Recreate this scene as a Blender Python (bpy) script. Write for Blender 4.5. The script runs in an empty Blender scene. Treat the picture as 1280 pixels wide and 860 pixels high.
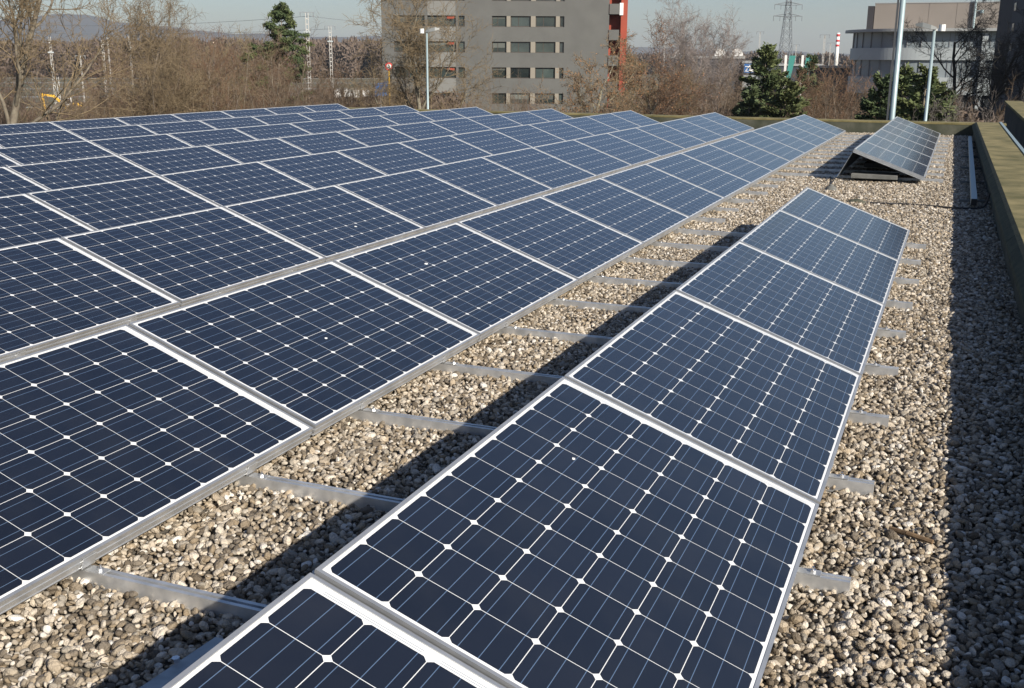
import bpy, bmesh, math, random
import numpy as np
from mathutils import Vector, Matrix
R = math.radians
random.seed(7); np.random.seed(7)
scene = bpy.context.scene
col = scene.collection

# ------------------------------------------------------------------ camera
CAM_Z = 1.445; YAW = .38791; PITCH = .2583; ROLL = .005856; FPX = 1335.28
fw = Vector((-math.sin(YAW)*math.cos(PITCH), math.cos(YAW)*math.cos(PITCH), -math.sin(PITCH)))
rt = fw.cross(Vector((0,0,1))).normalized(); up = rt.cross(fw)
RT = rt*math.cos(ROLL)+up*math.sin(ROLL); UP = -rt*math.sin(ROLL)+up*math.cos(ROLL)
cam_d = bpy.data.cameras.new('camera'); cam = bpy.data.objects.new('camera', cam_d); col.objects.link(cam)
cam.matrix_world = Matrix(((RT.x,UP.x,-fw.x,0),(RT.y,UP.y,-fw.y,0),(RT.z,UP.z,-fw.z,CAM_Z),(0,0,0,1)))
cam_d.sensor_width = 36; cam_d.lens = FPX/1280*36; cam_d.clip_start = .05; cam_d.clip_end = 20000
scene.camera = cam

# ------------------------------------------------------------------ light
SUN = Vector((.68,-.40,.455)).normalized()
w = bpy.data.worlds.new('World'); scene.world = w; w.use_nodes = True
nt = w.node_tree; bg = nt.nodes['Background']
sky = nt.nodes.new('ShaderNodeTexSky'); sky.sky_type = 'NISHITA'; sky.sun_disc = False
sky.sun_elevation = math.asin(SUN.z); sky.sun_rotation = math.atan2(SUN.x, SUN.y)
sky.altitude = 300; sky.dust_density = .7; sky.ozone_density = 3.5; sky.air_density = 1.15
tint = nt.nodes.new('ShaderNodeMix'); tint.data_type = 'RGBA'; tint.blend_type = 'MULTIPLY'; tint.inputs['Factor'].default_value = 1; tint.inputs['B'].default_value = (.985,.98,1.07,1)
nt.links.new(sky.outputs[0], tint.inputs['A']); nt.links.new(tint.outputs['Result'], bg.inputs[0]); bg.inputs[1].default_value = .058
sl = bpy.data.lights.new('sun','SUN'); sl.energy = 5.0; sl.angle = R(.53); sl.color = (1,.925,.80)
so = bpy.data.objects.new('sun', sl); col.objects.link(so); so.rotation_euler = SUN.to_track_quat('Z','Y').to_euler()
scene.view_settings.view_transform = 'Standard'; scene.view_settings.look = 'None'
scene.view_settings.exposure = 0.55; scene.view_settings.gamma = 1
scene.view_settings.use_curve_mapping = False
scene.cycles.max_bounces = 6; scene.cycles.diffuse_bounces = 3; scene.cycles.glossy_bounces = 3
scene.cycles.transparent_max_bounces = 6; scene.cycles.volume_bounces = 0

# ------------------------------------------------------------------ where things stand
GZ = -8.0                       # street level
def ray(u, v):                  # direction seen at photo pixel u, v
    return fw + RT*((u-640)/FPX) - UP*((v-430)/FPX)
def at(u, v, D):                # point at horizontal distance D
    d = ray(u, v); k = D/math.hypot(d.x, d.y); return Vector((d.x*k, d.y*k, CAM_Z+d.z*k))
def gp(u, D, z=GZ):             # ground point below column u (column taken at horizon height)
    p = at(u, 78, D); return Vector((p.x, p.y, z))
def face_cam(u, D):             # rotation about z so that local -Y faces the camera
    p = gp(u, D); return math.atan2(p.y, p.x)-math.pi/2

# ------------------------------------------------------------------ materials
def mat(name, base, rough=.8, metal=0, coat=0, coatr=.03, spec=.5, noise=None, bump=None, rand=0, emis=None):
    """base colour; noise=(scale, colour2, detail[, lo, hi]); bump=(scale, strength, dist); rand = per object value change"""
    m = bpy.data.materials.new(name); m.use_nodes = True; t = m.node_tree; b = t.nodes['Principled BSDF']
    b.inputs['Roughness'].default_value = rough; b.inputs['Metallic'].default_value = metal
    b.inputs['Coat Weight'].default_value = coat; b.inputs['Coat Roughness'].default_value = coatr
    b.inputs['Specular IOR Level'].default_value = spec
    tc = t.nodes.new('ShaderNodeTexCoord'); out = None
    b.inputs['Base Color'].default_value = (*base,1)
    if noise:
        n = t.nodes.new('ShaderNodeTexNoise'); n.inputs['Scale'].default_value = noise[0]; n.inputs['Detail'].default_value = noise[2]
        t.links.new(tc.outputs['Object'], n.inputs['Vector'])
        r = t.nodes.new('ShaderNodeValToRGB'); r.color_ramp.elements[0].color = (*base,1); r.color_ramp.elements[1].color = (*noise[1],1)
        r.color_ramp.elements[0].position = noise[3] if len(noise)>3 else .35; r.color_ramp.elements[1].position = noise[4] if len(noise)>4 else .65
        t.links.new(n.outputs['Fac'], r.inputs[0]); out = r.outputs[0]
    if rand:
        oi = t.nodes.new('ShaderNodeObjectInfo'); h = t.nodes.new('ShaderNodeHueSaturation')
        if out: t.links.new(out, h.inputs['Color'])
        else: h.inputs['Color'].default_value = (*base,1)
        mr = t.nodes.new('ShaderNodeMapRange'); mr.inputs['To Min'].default_value = 1-rand; mr.inputs['To Max'].default_value = 1+rand
        t.links.new(oi.outputs['Random'], mr.inputs[0]); t.links.new(mr.outputs[0], h.inputs['Value'])
        wn = t.nodes.new('ShaderNodeTexWhiteNoise'); wn.noise_dimensions = '1D'; t.links.new(oi.outputs['Random'], wn.inputs['W'])
        m2 = t.nodes.new('ShaderNodeMapRange'); m2.inputs['To Min'].default_value = .5-rand*.06; m2.inputs['To Max'].default_value = .5+rand*.06
        t.links.new(wn.outputs['Value'], m2.inputs[0]); t.links.new(m2.outputs[0], h.inputs['Hue']); out = h.outputs[0]
    if out: t.links.new(out, b.inputs['Base Color'])
    if bump:
        n2 = t.nodes.new('ShaderNodeTexNoise'); n2.inputs['Scale'].default_value = bump[0]; n2.inputs['Detail'].default_value = 6
        t.links.new(tc.outputs['Object'], n2.inputs['Vector'])
        bp = t.nodes.new('ShaderNodeBump'); bp.inputs['Strength'].default_value = bump[1]; bp.inputs['Distance'].default_value = bump[2]
        t.links.new(n2.outputs['Fac'], bp.inputs['Height']); t.links.new(bp.outputs[0], b.inputs['Normal'])
    return m

M = {}
M['alu'] = mat('aluminium', (.62,.625,.63), .40, .72, noise=(9,(.50,.51,.52),4), bump=(40,.08,.002))
M['alu_rail'] = mat('mill_aluminium', (.72,.725,.73), .40, .68, noise=(14,(.50,.51,.52),5), bump=(60,.15,.002))
M['steel'] = mat('galvanised_steel', (.42,.45,.47), .5, .6, noise=(20,(.3,.33,.35),4))
M['bolt'] = mat('bolt_steel', (.75,.75,.76), .25, 1)
M['moss'] = mat('mossy_concrete', (.090,.082,.028), .95, noise=(3.1,(.23,.19,.085),10,.33,.66), bump=(30,.5,.01))
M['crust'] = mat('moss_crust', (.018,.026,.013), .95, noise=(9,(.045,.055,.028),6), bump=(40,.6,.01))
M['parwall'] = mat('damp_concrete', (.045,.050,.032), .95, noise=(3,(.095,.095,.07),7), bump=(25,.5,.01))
M['wing'] = mat('wing_cladding', (.20,.185,.165), .9, noise=(1.2,(.15,.14,.13),6))
M['bed'] = mat('gravel_bed', (.07,.06,.048), .95, noise=(60,(.15,.135,.11),4), bump=(70,.9,.02))
M['slab'] = mat('concrete_slab', (.17,.17,.16), .9, noise=(12,(.12,.12,.11),6), bump=(60,.3,.005))
M['cable'] = mat('black_cable', (.02,.02,.022), .6)
M['stick'] = mat('dry_wood', (.23,.15,.08), .85, noise=(40,(.14,.09,.05),5))
M['bark'] = mat('bark', (.125,.098,.075), .9, noise=(5,(.20,.17,.13),5), rand=.25)
M['bark_pale'] = mat('pale_bark', (.26,.24,.18), .9, noise=(6,(.13,.11,.08),5), rand=.2)
M['bark_dark'] = mat('dark_bark', (.035,.032,.028), .9)
M['twig'] = mat('brown_twigs', (.150,.102,.068), .9, rand=.3)
M['twig_yellow'] = mat('yellowish_twigs', (.185,.140,.082), .9, rand=.2)
M['twig_grey'] = mat('grey_twigs', (.25,.215,.195), .9, rand=.15)
M['twig_red'] = mat('red_brown_twigs', (.175,.100,.060), .9, rand=.2)
M['deadleaf'] = mat('dead_leaves', (.24,.13,.055), .9, rand=.2)
M['needle'] = mat('needles', (.060,.088,.030), .8, noise=(.9,(.135,.155,.055),4,.4,.62), rand=.2)
M['needle_dark'] = mat('dark_needles', (.045,.070,.030), .8, noise=(.9,(.090,.115,.042),4,.4,.62), rand=.2)
M['ground'] = mat('dry_grass', (.125,.105,.065), .95, noise=(.03,(.085,.090,.050),8))
M['ballast'] = mat('track_ballast', (.10,.080,.062), .95, noise=(.4,(.15,.125,.10),6))
M['forest'] = mat('bare_forest', (.105,.080,.065), .95, noise=(.02,(.15,.11,.085),5))
M['hill'] = mat('wooded_hill', (.085,.090,.100), .95, noise=(.004,(.125,.120,.120),8))  # base lifted and blued so the colour itself carries some distance haze
M['facade'] = mat('grey_render', (.118,.118,.112), .85, noise=(.5,(.102,.102,.097),7))
M['facade_light'] = mat('light_grey_panel', (.185,.183,.172), .8)
M['pier'] = mat('beige_pier', (.25,.225,.185), .85)
M['red'] = mat('red_wall', (.33,.060,.032), .8, noise=(.5,(.27,.05,.028),5))
M['white'] = mat('white_paint', (.78,.78,.76), .6)
M['glass'] = mat('window_glass', (.02,.028,.03), .06, spec=.6, noise=(.35,(.05,.065,.06),3), rand=.5)
M['blind'] = mat('grey_blind', (.10,.11,.10), .8, rand=.4)
M['wframe'] = mat('window_frame', (.06,.045,.035), .5)
M['rglass'] = mat('round_glass', (.24,.275,.295), .5, spec=.4, noise=(.12,(.19,.22,.235),3))
M['rglass_dark'] = mat('dark_glass', (.035,.04,.045), .2, spec=.6)
M['rmull'] = mat('grey_mullion', (.17,.18,.19), .6)
M['spandrel'] = mat('pale_panel', (.37,.405,.42), .7, noise=(.3,(.33,.365,.38),4))
M['roofedge'] = mat('roof_edge', (.30,.31,.31), .6)
M['brown'] = mat('brown_cladding', (.235,.205,.18), .85, noise=(.2,(.21,.185,.163),4))
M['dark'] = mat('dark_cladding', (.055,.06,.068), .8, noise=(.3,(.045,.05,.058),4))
M['darker'] = mat('blackish_cladding', (.030,.028,.032), .8)  # near-black cladding of the stair wall and the upper block's end
M['shed'] = mat('shed_wall', (.045,.055,.07), .7)
M['teal'] = mat('teal_paint', (.05,.26,.23), .6)
M['pole'] = mat('painted_pole', (.30,.38,.40), .45, .2)
M['cladding_lamp'] = mat('lamp_housing', (.16,.17,.17), .5)
M['mast'] = mat('mast_concrete', (.42,.41,.39), .8)
M['pylon'] = mat('pylon_steel', (.20,.22,.24), .7)
M['yellow'] = mat('machine_yellow', (.75,.42,.02), .5)
M['blue'] = mat('sign_blue', (.02,.13,.38), .5)
M['sred'] = mat('sign_red', (.60,.03,.03), .5)
M['black'] = mat('black_rubber', (.02,.02,.02), .8)

def cell_material():
    m = bpy.data.materials.new('solar_cells'); m.use_nodes = True; t = m.node_tree; b = t.nodes['Principled BSDF']
    L = t.links
    def N(op, a, b_=None, c=None):
        n = t.nodes.new('ShaderNodeMath'); n.operation = op
        for i, x in enumerate((a, b_, c)):
            if x is None: continue
            if isinstance(x, (int, float)): n.inputs[i].default_value = x
            else: L.new(x, n.inputs[i])
        return n.outputs[0]
    tc = t.nodes.new('ShaderNodeTexCoord'); sp = t.nodes.new('ShaderNodeSeparateXYZ'); L.new(tc.outputs['Object'], sp.inputs[0])
    X, Y = sp.outputs[0], sp.outputs[1]
    pitch = .1585
    cx = N('DIVIDE', N('SUBTRACT', X, (.99-6*pitch)/2), pitch); cy = N('DIVIDE', N('SUBTRACT', Y, .022), pitch)
    fx = N('MULTIPLY', N('SUBTRACT', N('FRACT', cx), .5), pitch); fy = N('MULTIPLY', N('SUBTRACT', N('FRACT', cy), .5), pitch)
    ax, ay = N('ABSOLUTE', fx), N('ABSOLUTE', fy)
    inx = N('MULTIPLY', N('GREATER_THAN', cx, 0), N('LESS_THAN', cx, 6)); iny = N('MULTIPLY', N('GREATER_THAN', cy, 0), N('LESS_THAN', cy, 10))
    inside = N('MULTIPLY', inx, iny)
    sq = N('MULTIPLY', N('LESS_THAN', ax, .0783), N('LESS_THAN', ay, .0783))
    rad = N('LESS_THAN', N('ADD', N('MULTIPLY', ax, ax), N('MULTIPLY', ay, ay)), .1026**2)
    cell = N('MULTIPLY', N('MULTIPLY', sq, rad), inside)
    bus = N('MAXIMUM', N('LESS_THAN', ax, .0009), N('LESS_THAN', N('ABSOLUTE', N('SUBTRACT', ax, .052)), .0009))
    busm = N('MULTIPLY', N('MULTIPLY', bus, inside), 1)
    # ribbons that link the strings at the far end
    rib = N('MULTIPLY', N('MAXIMUM', N('LESS_THAN', N('ABSOLUTE', N('SUBTRACT', Y, 1.6135)), .0012), N('LESS_THAN', N('ABSOLUTE', N('SUBTRACT', Y, 1.621)), .0012)), N('MULTIPLY', N('GREATER_THAN', cx, .25), N('LESS_THAN', N('FRACT', N('MULTIPLY', N('SUBTRACT', cx, .15), .5)), .86)))
    # slight difference between cells
    fl = t.nodes.new('ShaderNodeCombineXYZ'); L.new(N('FLOOR', cx), fl.inputs[0]); L.new(N('FLOOR', cy), fl.inputs[1])
    oi = t.nodes.new('ShaderNodeObjectInfo'); L.new(N('MULTIPLY', oi.outputs['Random'], 37.0), fl.inputs[2])
    wn = t.nodes.new('ShaderNodeTexWhiteNoise'); wn.noise_dimensions = '3D'; L.new(fl.outputs[0], wn.inputs['Vector'])
    fine = t.nodes.new('ShaderNodeTexNoise'); fine.inputs['Scale'].default_value = 320; fine.inputs['Detail'].default_value = 2
    L.new(tc.outputs['Object'], fine.inputs['Vector'])
    cc = t.nodes.new('ShaderNodeMix'); cc.data_type = 'RGBA'; cc.inputs['A'].default_value = (.0042,.0056,.0105,1); cc.inputs['B'].default_value = (.0100,.0125,.0215,1)
    L.new(N('ADD', N('MULTIPLY', wn.outputs['Value'], .55), N('MULTIPLY', fine.outputs['Fac'], .45)), cc.inputs['Factor'])
    def mix(f, a, bcol):
        n = t.nodes.new('ShaderNodeMix'); n.data_type = 'RGBA'; L.new(f, n.inputs['Factor'])
        if isinstance(a, tuple): n.inputs['A'].default_value = (*a,1)
        else: L.new(a, n.inputs['A'])
        if isinstance(bcol, tuple): n.inputs['B'].default_value = (*bcol,1)
        else: L.new(bcol, n.inputs['B'])
        return n.outputs['Result']
    c = mix(cell, (.80,.80,.79), cc.outputs['Result'])
    c = mix(N('MULTIPLY', busm, cell), c, (.10,.155,.25))
    c = mix(rib, c, (.34,.37,.40))
    # dust
    du = t.nodes.new('ShaderNodeTexNoise'); du.inputs['Scale'].default_value = 5; du.inputs['Detail'].default_value = 8; L.new(tc.outputs['Object'], du.inputs['Vector'])
    dm = t.nodes.new('ShaderNodeMapRange'); dm.inputs['From Min'].default_value = .45; dm.inputs['From Max'].default_value = .8; dm.inputs['To Min'].default_value = 0; dm.inputs['To Max'].default_value = .022
    L.new(du.outputs['Fac'], dm.inputs[0])
    c = mix(dm.outputs[0], c, (.35,.33,.29))
    L.new(c, b.inputs['Base Color'])
    b.inputs['Roughness'].default_value = .45; b.inputs['Specular IOR Level'].default_value = .35
    b.inputs['Coat Weight'].default_value = 1; b.inputs['Coat Roughness'].default_value = .15; b.inputs['Coat IOR'].default_value = 1.62
    return m
M['cells'] = cell_material()

def stone_material():
    m = bpy.data.materials.new('pebbles'); m.use_nodes = True; t = m.node_tree; b = t.nodes['Principled BSDF']
    oi = t.nodes.new('ShaderNodeObjectInfo'); r = t.nodes.new('ShaderNodeValToRGB'); r.color_ramp.interpolation = 'LINEAR'
    e = r.color_ramp.elements; e[0].position = 0; e[0].color = (.12,.092,.062,1); e[1].position = 1; e[1].color = (.74,.70,.64,1)
    for p_, c_ in ((.16,(.18,.150,.115)),(.30,(.28,.215,.14)),(.46,(.34,.305,.255)),(.62,(.42,.335,.235)),(.76,(.51,.455,.38)),(.9,(.62,.53,.42))):
        q = e.new(p_); q.color = (*c_,1)
    t.links.new(oi.outputs['Random'], r.inputs[0])
    tc = t.nodes.new('ShaderNodeTexCoord'); n = t.nodes.new('ShaderNodeTexNoise'); n.inputs['Scale'].default_value = 1.6; n.inputs['Detail'].default_value = 5
    t.links.new(tc.outputs['Object'], n.inputs['Vector'])
    mx = t.nodes.new('ShaderNodeMix'); mx.data_type = 'RGBA'; mx.blend_type = 'MULTIPLY'; mx.inputs['Factor'].default_value = .55
    t.links.new(r.outputs[0], mx.inputs['A'])
    rr = t.nodes.new('ShaderNodeValToRGB'); rr.color_ramp.elements[0].position = .35; rr.color_ramp.elements[0].color = (.55,.55,.55,1); rr.color_ramp.elements[1].position = .6
    t.links.new(n.outputs['Fac'], rr.inputs[0]); t.links.new(rr.outputs[0], mx.inputs['B'])
    t.links.new(mx.outputs['Result'], b.inputs['Base Color']); b.inputs['Roughness'].default_value = .7
    bp = t.nodes.new('ShaderNodeBump'); bp.inputs['Strength'].default_value = .35; bp.inputs['Distance'].default_value = .1
    n2 = t.nodes.new('ShaderNodeTexNoise'); n2.inputs['Scale'].default_value = 6; t.links.new(tc.outputs['Object'], n2.inputs['Vector'])
    t.links.new(n2.outputs['Fac'], bp.inputs['Height']); t.links.new(bp.outputs[0], b.inputs['Normal'])
    return m
M['stone'] = stone_material()

# ------------------------------------------------------------------ mesh helpers
class MB:
    """collects geometry for one mesh"""
    def __init__(s): s.v = []; s.f = []; s.n = 0; s.mi = []; s.cur = 0
    def add(s, vs, fs):
        s.v += [tuple(x) for x in vs]; s.f += [tuple(i+s.n for i in f) for f in fs]; s.mi += [s.cur]*len(fs); s.n += len(vs); return s
    def box(s, x0, x1, y0, y1, z0, z1, rot=None, org=(0,0,0)):
        vs = [Vector((x,y,z)) for z in (z0,z1) for x,y in ((x0,y0),(x1,y0),(x1,y1),(x0,y1))]
        if rot is not None: vs = [rot @ v + Vector(org) for v in vs]
        return s.add(vs, [(3,2,1,0),(4,5,6,7),(0,1,5,4),(1,2,6,5),(2,3,7,6),(3,0,4,7)])
    def tube(s, p0, p1, r0, r1=None, n=8, cap=True):
        p0, p1 = Vector(p0), Vector(p1); r1 = r0 if r1 is None else r1
        d = (p1-p0).normalized(); a = d.orthogonal().normalized(); b = d.cross(a)
        vs = []
        for p, r in ((p0,r0),(p1,r1)):
            vs += [p + a*math.cos(2*math.pi*i/n)*r + b*math.sin(2*math.pi*i/n)*r for i in range(n)]
        fs = [(i,(i+1)%n,n+(i+1)%n,n+i) for i in range(n)]
        if cap: fs += [tuple(range(n-1,-1,-1)), tuple(range(n,2*n))]
        return s.add(vs, fs)
    def prism(s, prof, y0, y1, axis='y'):
        n = len(prof); vs = []
        for y in (y0,y1):
            for a, c in prof: vs.append((a,y,c) if axis=='y' else ((y,a,c) if axis=='x' else (a,c,y)))
        fs = [(i,(i+1)%n,n+(i+1)%n,n+i) for i in range(n)] + [tuple(range(n-1,-1,-1)), tuple(range(n,2*n))]
        return s.add(vs, fs)
    def build(s, name, m, parent=None, smooth=False, bevel=0):
        me = bpy.data.meshes.new(name); me.from_pydata(s.v, [], s.f)
        for x in (m if isinstance(m, (list,tuple)) else [m]): me.materials.append(x)
        if any(s.mi): me.polygons.foreach_set('material_index', s.mi)
        bm = bmesh.new(); bm.from_mesh(me); bmesh.ops.recalc_face_normals(bm, faces=bm.faces); bm.to_mesh(me); bm.free()
        if smooth: me.polygons.foreach_set('use_smooth', [True]*len(me.polygons))
        o = bpy.data.objects.new(name, me); col.objects.link(o)
        if parent: o.parent = parent
        if bevel:
            b = o.modifiers.new('bevel','BEVEL'); b.width = bevel; b.segments = 2; b.limit_method = 'ANGLE'
        return o
def tag(o, label=None, cat=None, group=None, kind=None):
    if label: o['label'] = label
    if cat: o['category'] = cat
    if group: o['group'] = group
    if kind: o['kind'] = kind
    return o
def empty(name, loc, rz=0, label=None, cat=None, group=None):
    o = bpy.data.objects.new(name, None); o.empty_display_size = .2; col.objects.link(o); o.location = loc; o.rotation_euler = (0,0,rz)
    return tag(o, label, cat, group)
def children(o): return CH.get(o.name, [])
CH = {}
def copy_tree(o, loc, rz, scale=(1,1,1), label=None, group=None):
    c = o.copy(); col.objects.link(c); c.location = loc; c.rotation_euler = (0,0,rz); c.scale = scale
    if label: c['label'] = label
    if group: c['group'] = group
    for ch in CH[o]:
        d = ch.copy(); col.objects.link(d); d.parent = c
        for g in CH.get(ch, []):
            e = g.copy(); col.objects.link(e); e.parent = d
    return c
ORD = ['first','second','third','fourth','fifth','sixth','seventh','eighth','ninth','tenth','eleventh','twelfth','thirteenth','fourteenth','fifteenth','sixteenth','seventeenth','eighteenth','nineteenth','twentieth'] 
ORD += ['twenty-'+o for o in ORD[:9]] + ['thirtieth'] + ['thirty-'+o for o in ORD[:9]]

# ------------------------------------------------------------------ large setting
def grid_plane(name, x0,x1,y0,y1,z,m,n=1):
    b = MB(); b.add([(x0,y0,z),(x1,y0,z),(x1,y1,z),(x0,y1,z)],[(0,1,2,3)]); return tag(b.build(name,m),kind='structure')
grid_plane('ground', -7000,7000,-7000,7000,GZ,M['ground'])
ROOF_X0, ROOF_X1, ROOF_Y0, ROOF_Y1 = -17.6, .62, -6, 26.3
GR = -.115                         # bed under the pebbles
PT = .212                          # parapet top
b = MB(); b.box(ROOF_X0-.4, ROOF_X1+.3, ROOF_Y0, ROOF_Y1+.5, GZ, GR-.02); tag(b.build('flat_roof', M['wing']), kind='structure')
b = MB(); b.box(ROOF_X0, ROOF_X1, ROOF_Y0, ROOF_Y1, GR-.019, GR); tag(b.build('gravel_bed', M['bed']), kind='structure')

def parapet(name, label, x0,x1,y0,y1, inner, pt, th):
    t = empty(name, (0,0,0), 0, label, 'parapet')
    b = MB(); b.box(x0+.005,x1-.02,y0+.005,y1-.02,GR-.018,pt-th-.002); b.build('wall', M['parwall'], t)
    # coping broken into concrete pieces
    c = MB(); d = MB(); L = (y1-y0) if inner=='x' else (x1-x0); n = max(1,round(L/2.4))
    for i in range(n):
        a0 = i*L/n+.004; a1 = (i+1)*L/n-.004; dz = random.uniform(-.002,.002)
        if inner=='x':
            c.prism([(x0+.050,pt-th),(x1,pt-th),(x1,pt+dz),(x0+.050,pt+dz)],y0+a0,y0+a1)
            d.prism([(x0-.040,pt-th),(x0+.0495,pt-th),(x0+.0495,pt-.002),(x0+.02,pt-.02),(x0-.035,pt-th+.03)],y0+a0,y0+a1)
        else: c.box(x0+a0,x0+a1,y0,y1,pt-th,pt+dz)
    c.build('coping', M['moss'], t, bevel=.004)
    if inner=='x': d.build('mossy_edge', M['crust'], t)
    return t
pr = parapet('parapet', 'low mossy concrete parapet along the right side of the gravel roof', .45,.985,-6,26.3,'x',PT,.105)
PSL = .0085; pr.rotation_euler = (0,0,PSL); pr.location = (.088,0,0)
pf = parapet('parapet', 'mossy concrete parapet crossing the far end of the roof', -17.6,.985,26.32,26.80,'y',.178,.04)
b = MB(); b.box(-18.05,-17.62,-6,26.3,GR-.018,PT-.07); tag(b.build('parapet', M['moss']), 'low parapet hidden behind the last panel row on the left', 'parapet')
b = MB(); b.prism([(.987,PT-.10),(1.012,PT-.10),(1.012,PT+.012),(.962,PT+.012),(.962,PT+.004),(.987,PT+.004)],-6,26.3); b.build('edge_trim', M['pole'], pr)
# wing beside the roof
t = empty('building_wing', (0,0,0), 0, 'neighbouring wing with vertical dark cladding and mossy coping right of the roof', 'building')
b = MB(); b.box(1.55,9,8,43.8,GZ,.10)
y = 8
while y < 43.5: b.box(1.515,1.55,y,y+.05,GZ,.08); y += .62
b.build('wall', M['wing'], t)
b = MB(); b.box(1.47,2.05,7.9,44,.102,.17); b.build('coping', M['moss'], t, bevel=.006)
b = MB(); b.box(2.25,2.55,8,43.8,.101,.15); b.build('edge_trim', M['pole'], t)

# ------------------------------------------------------------------ pebbles
def make_stones():
    sc_ = bpy.data.collections.new('pebble_shapes')
    for k in range(7):
        bm = bmesh.new(); bmesh.ops.create_icosphere(bm, subdivisions=2, radius=.5)
        rs = np.random.RandomState(k+3)
        pl = [(Vector(rs.normal(size=3)).normalized(), rs.uniform(.30,.46)) for _ in range(6)]
        for v in bm.verts:
            for n_, d_ in pl:
                e_ = v.co.dot(n_)-d_
                if e_ > 0: v.co -= n_*e_*.85
            v.co.x *= 1.0; v.co.y *= rs.uniform(.62,.66)+ (k%3)*.08; v.co.z *= .44+(k%2)*.14
        me = bpy.data.meshes.new('pebble'); bm.to_mesh(me); bm.free(); me.materials.append(M['stone'])
        me.polygons.foreach_set('use_smooth',[True]*len(me.polygons))
        o = bpy.data.objects.new('pebble', me); sc_.objects.link(o)
    def region(x0,x1,y0,y1,p):
        xs = np.arange(x0,x1,p); ys = np.arange(y0,y1,p*.87); X, Y = np.meshgrid(xs,ys); X = X+((np.arange(len(ys))%2)*p*.5)[:,None]
        X = X+np.random.uniform(-.42,.42,X.shape)*p; Y = Y+np.random.uniform(-.42,.42,Y.shape)*p
        return np.stack([X.ravel(),Y.ravel()],1)
    P = []
    P.append(region(-2.75,.56,-2.0,.9,.023)); P.append(region(-4.5,-2.75,-1,26.29,.027)); P.append(region(-6.5,-5.0,0,26.29,.030))
    for x0,x1 in ((-2.75,-1.15),(-.45,.56)):
        P.append(region(x0,x1,.9,10.5,.0202))
        P.append(region(x0,x1,.9,10.5,.040))
    P.append(region(-2.75,.445,10.5,26.29,.0235))
    P = np.concatenate(P); P = P[(P[:,0]<.436-PSL*(P[:,1]-13))&(P[:,1]<26.28)]
    n = len(P); s = np.clip(np.random.lognormal(math.log(.0245),.34,n),.013,.055)
    s = np.where(P[:,1]>10.5, s*1.15, s)
    Z = GR + .004 + np.random.uniform(0,.018,n) + .006*np.sin(P[:,0]*9+np.sin(P[:,1]*3.1)*1.4)*np.sin(P[:,1]*5.3) 
    me = bpy.data.meshes.new('gravel'); me.vertices.add(n); me.vertices.foreach_set('co', np.column_stack([P,Z]).ravel())
    a = me.attributes.new('sc','FLOAT','POINT'); a.data.foreach_set('value', s)
    rot = np.column_stack([np.random.normal(0,.55,n),np.random.normal(0,.55,n),np.random.uniform(0,6.283,n)])
    a = me.attributes.new('rt','FLOAT_VECTOR','POINT'); a.data.foreach_set('vector', rot.ravel())
    o = bpy.data.objects.new('gravel', me); col.objects.link(o); tag(o,'rounded beige and grey river pebbles covering the flat roof','gravel',kind='stuff')
    g = bpy.data.node_groups.new('scatter','GeometryNodeTree')
    g.interface.new_socket('Geometry', in_out='INPUT', socket_type='NodeSocketGeometry'); g.interface.new_socket('Geometry', in_out='OUTPUT', socket_type='NodeSocketGeometry')
    gi = g.nodes.new('NodeGroupInput'); go = g.nodes.new('NodeGroupOutput')
    ip = g.nodes.new('GeometryNodeInstanceOnPoints'); ci = g.nodes.new('GeometryNodeCollectionInfo'); ci.inputs[0].default_value = sc_
    ci.inputs['Separate Children'].default_value = True; ci.inputs['Reset Children'].default_value = True; ip.inputs['Pick Instance'].default_value = True
    A = g.nodes.new('GeometryNodeInputNamedAttribute'); A.data_type = 'FLOAT'; A.inputs['Name'].default_value = 'sc'
    B = g.nodes.new('GeometryNodeInputNamedAttribute'); B.data_type = 'FLOAT_VECTOR'; B.inputs['Name'].default_value = 'rt'
    l = g.links.new
    mp = g.nodes.new('GeometryNodeMeshToPoints'); l(gi.outputs[0], mp.inputs['Mesh']); l(mp.outputs[0], ip.inputs['Points'])
    l(ci.outputs[0], ip.inputs['Instance']); l(A.outputs[0], ip.inputs['Scale']); 
    er = g.nodes.new('FunctionNodeEulerToRotation'); l(B.outputs[0], er.inputs[0]); l(er.outputs[0], ip.inputs['Rotation'])
    l(ip.outputs[0], go.inputs[0])
    md = o.modifiers.new('scatter','NODES'); md.node_group = g
    print('pebbles', n)
make_stones()

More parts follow.
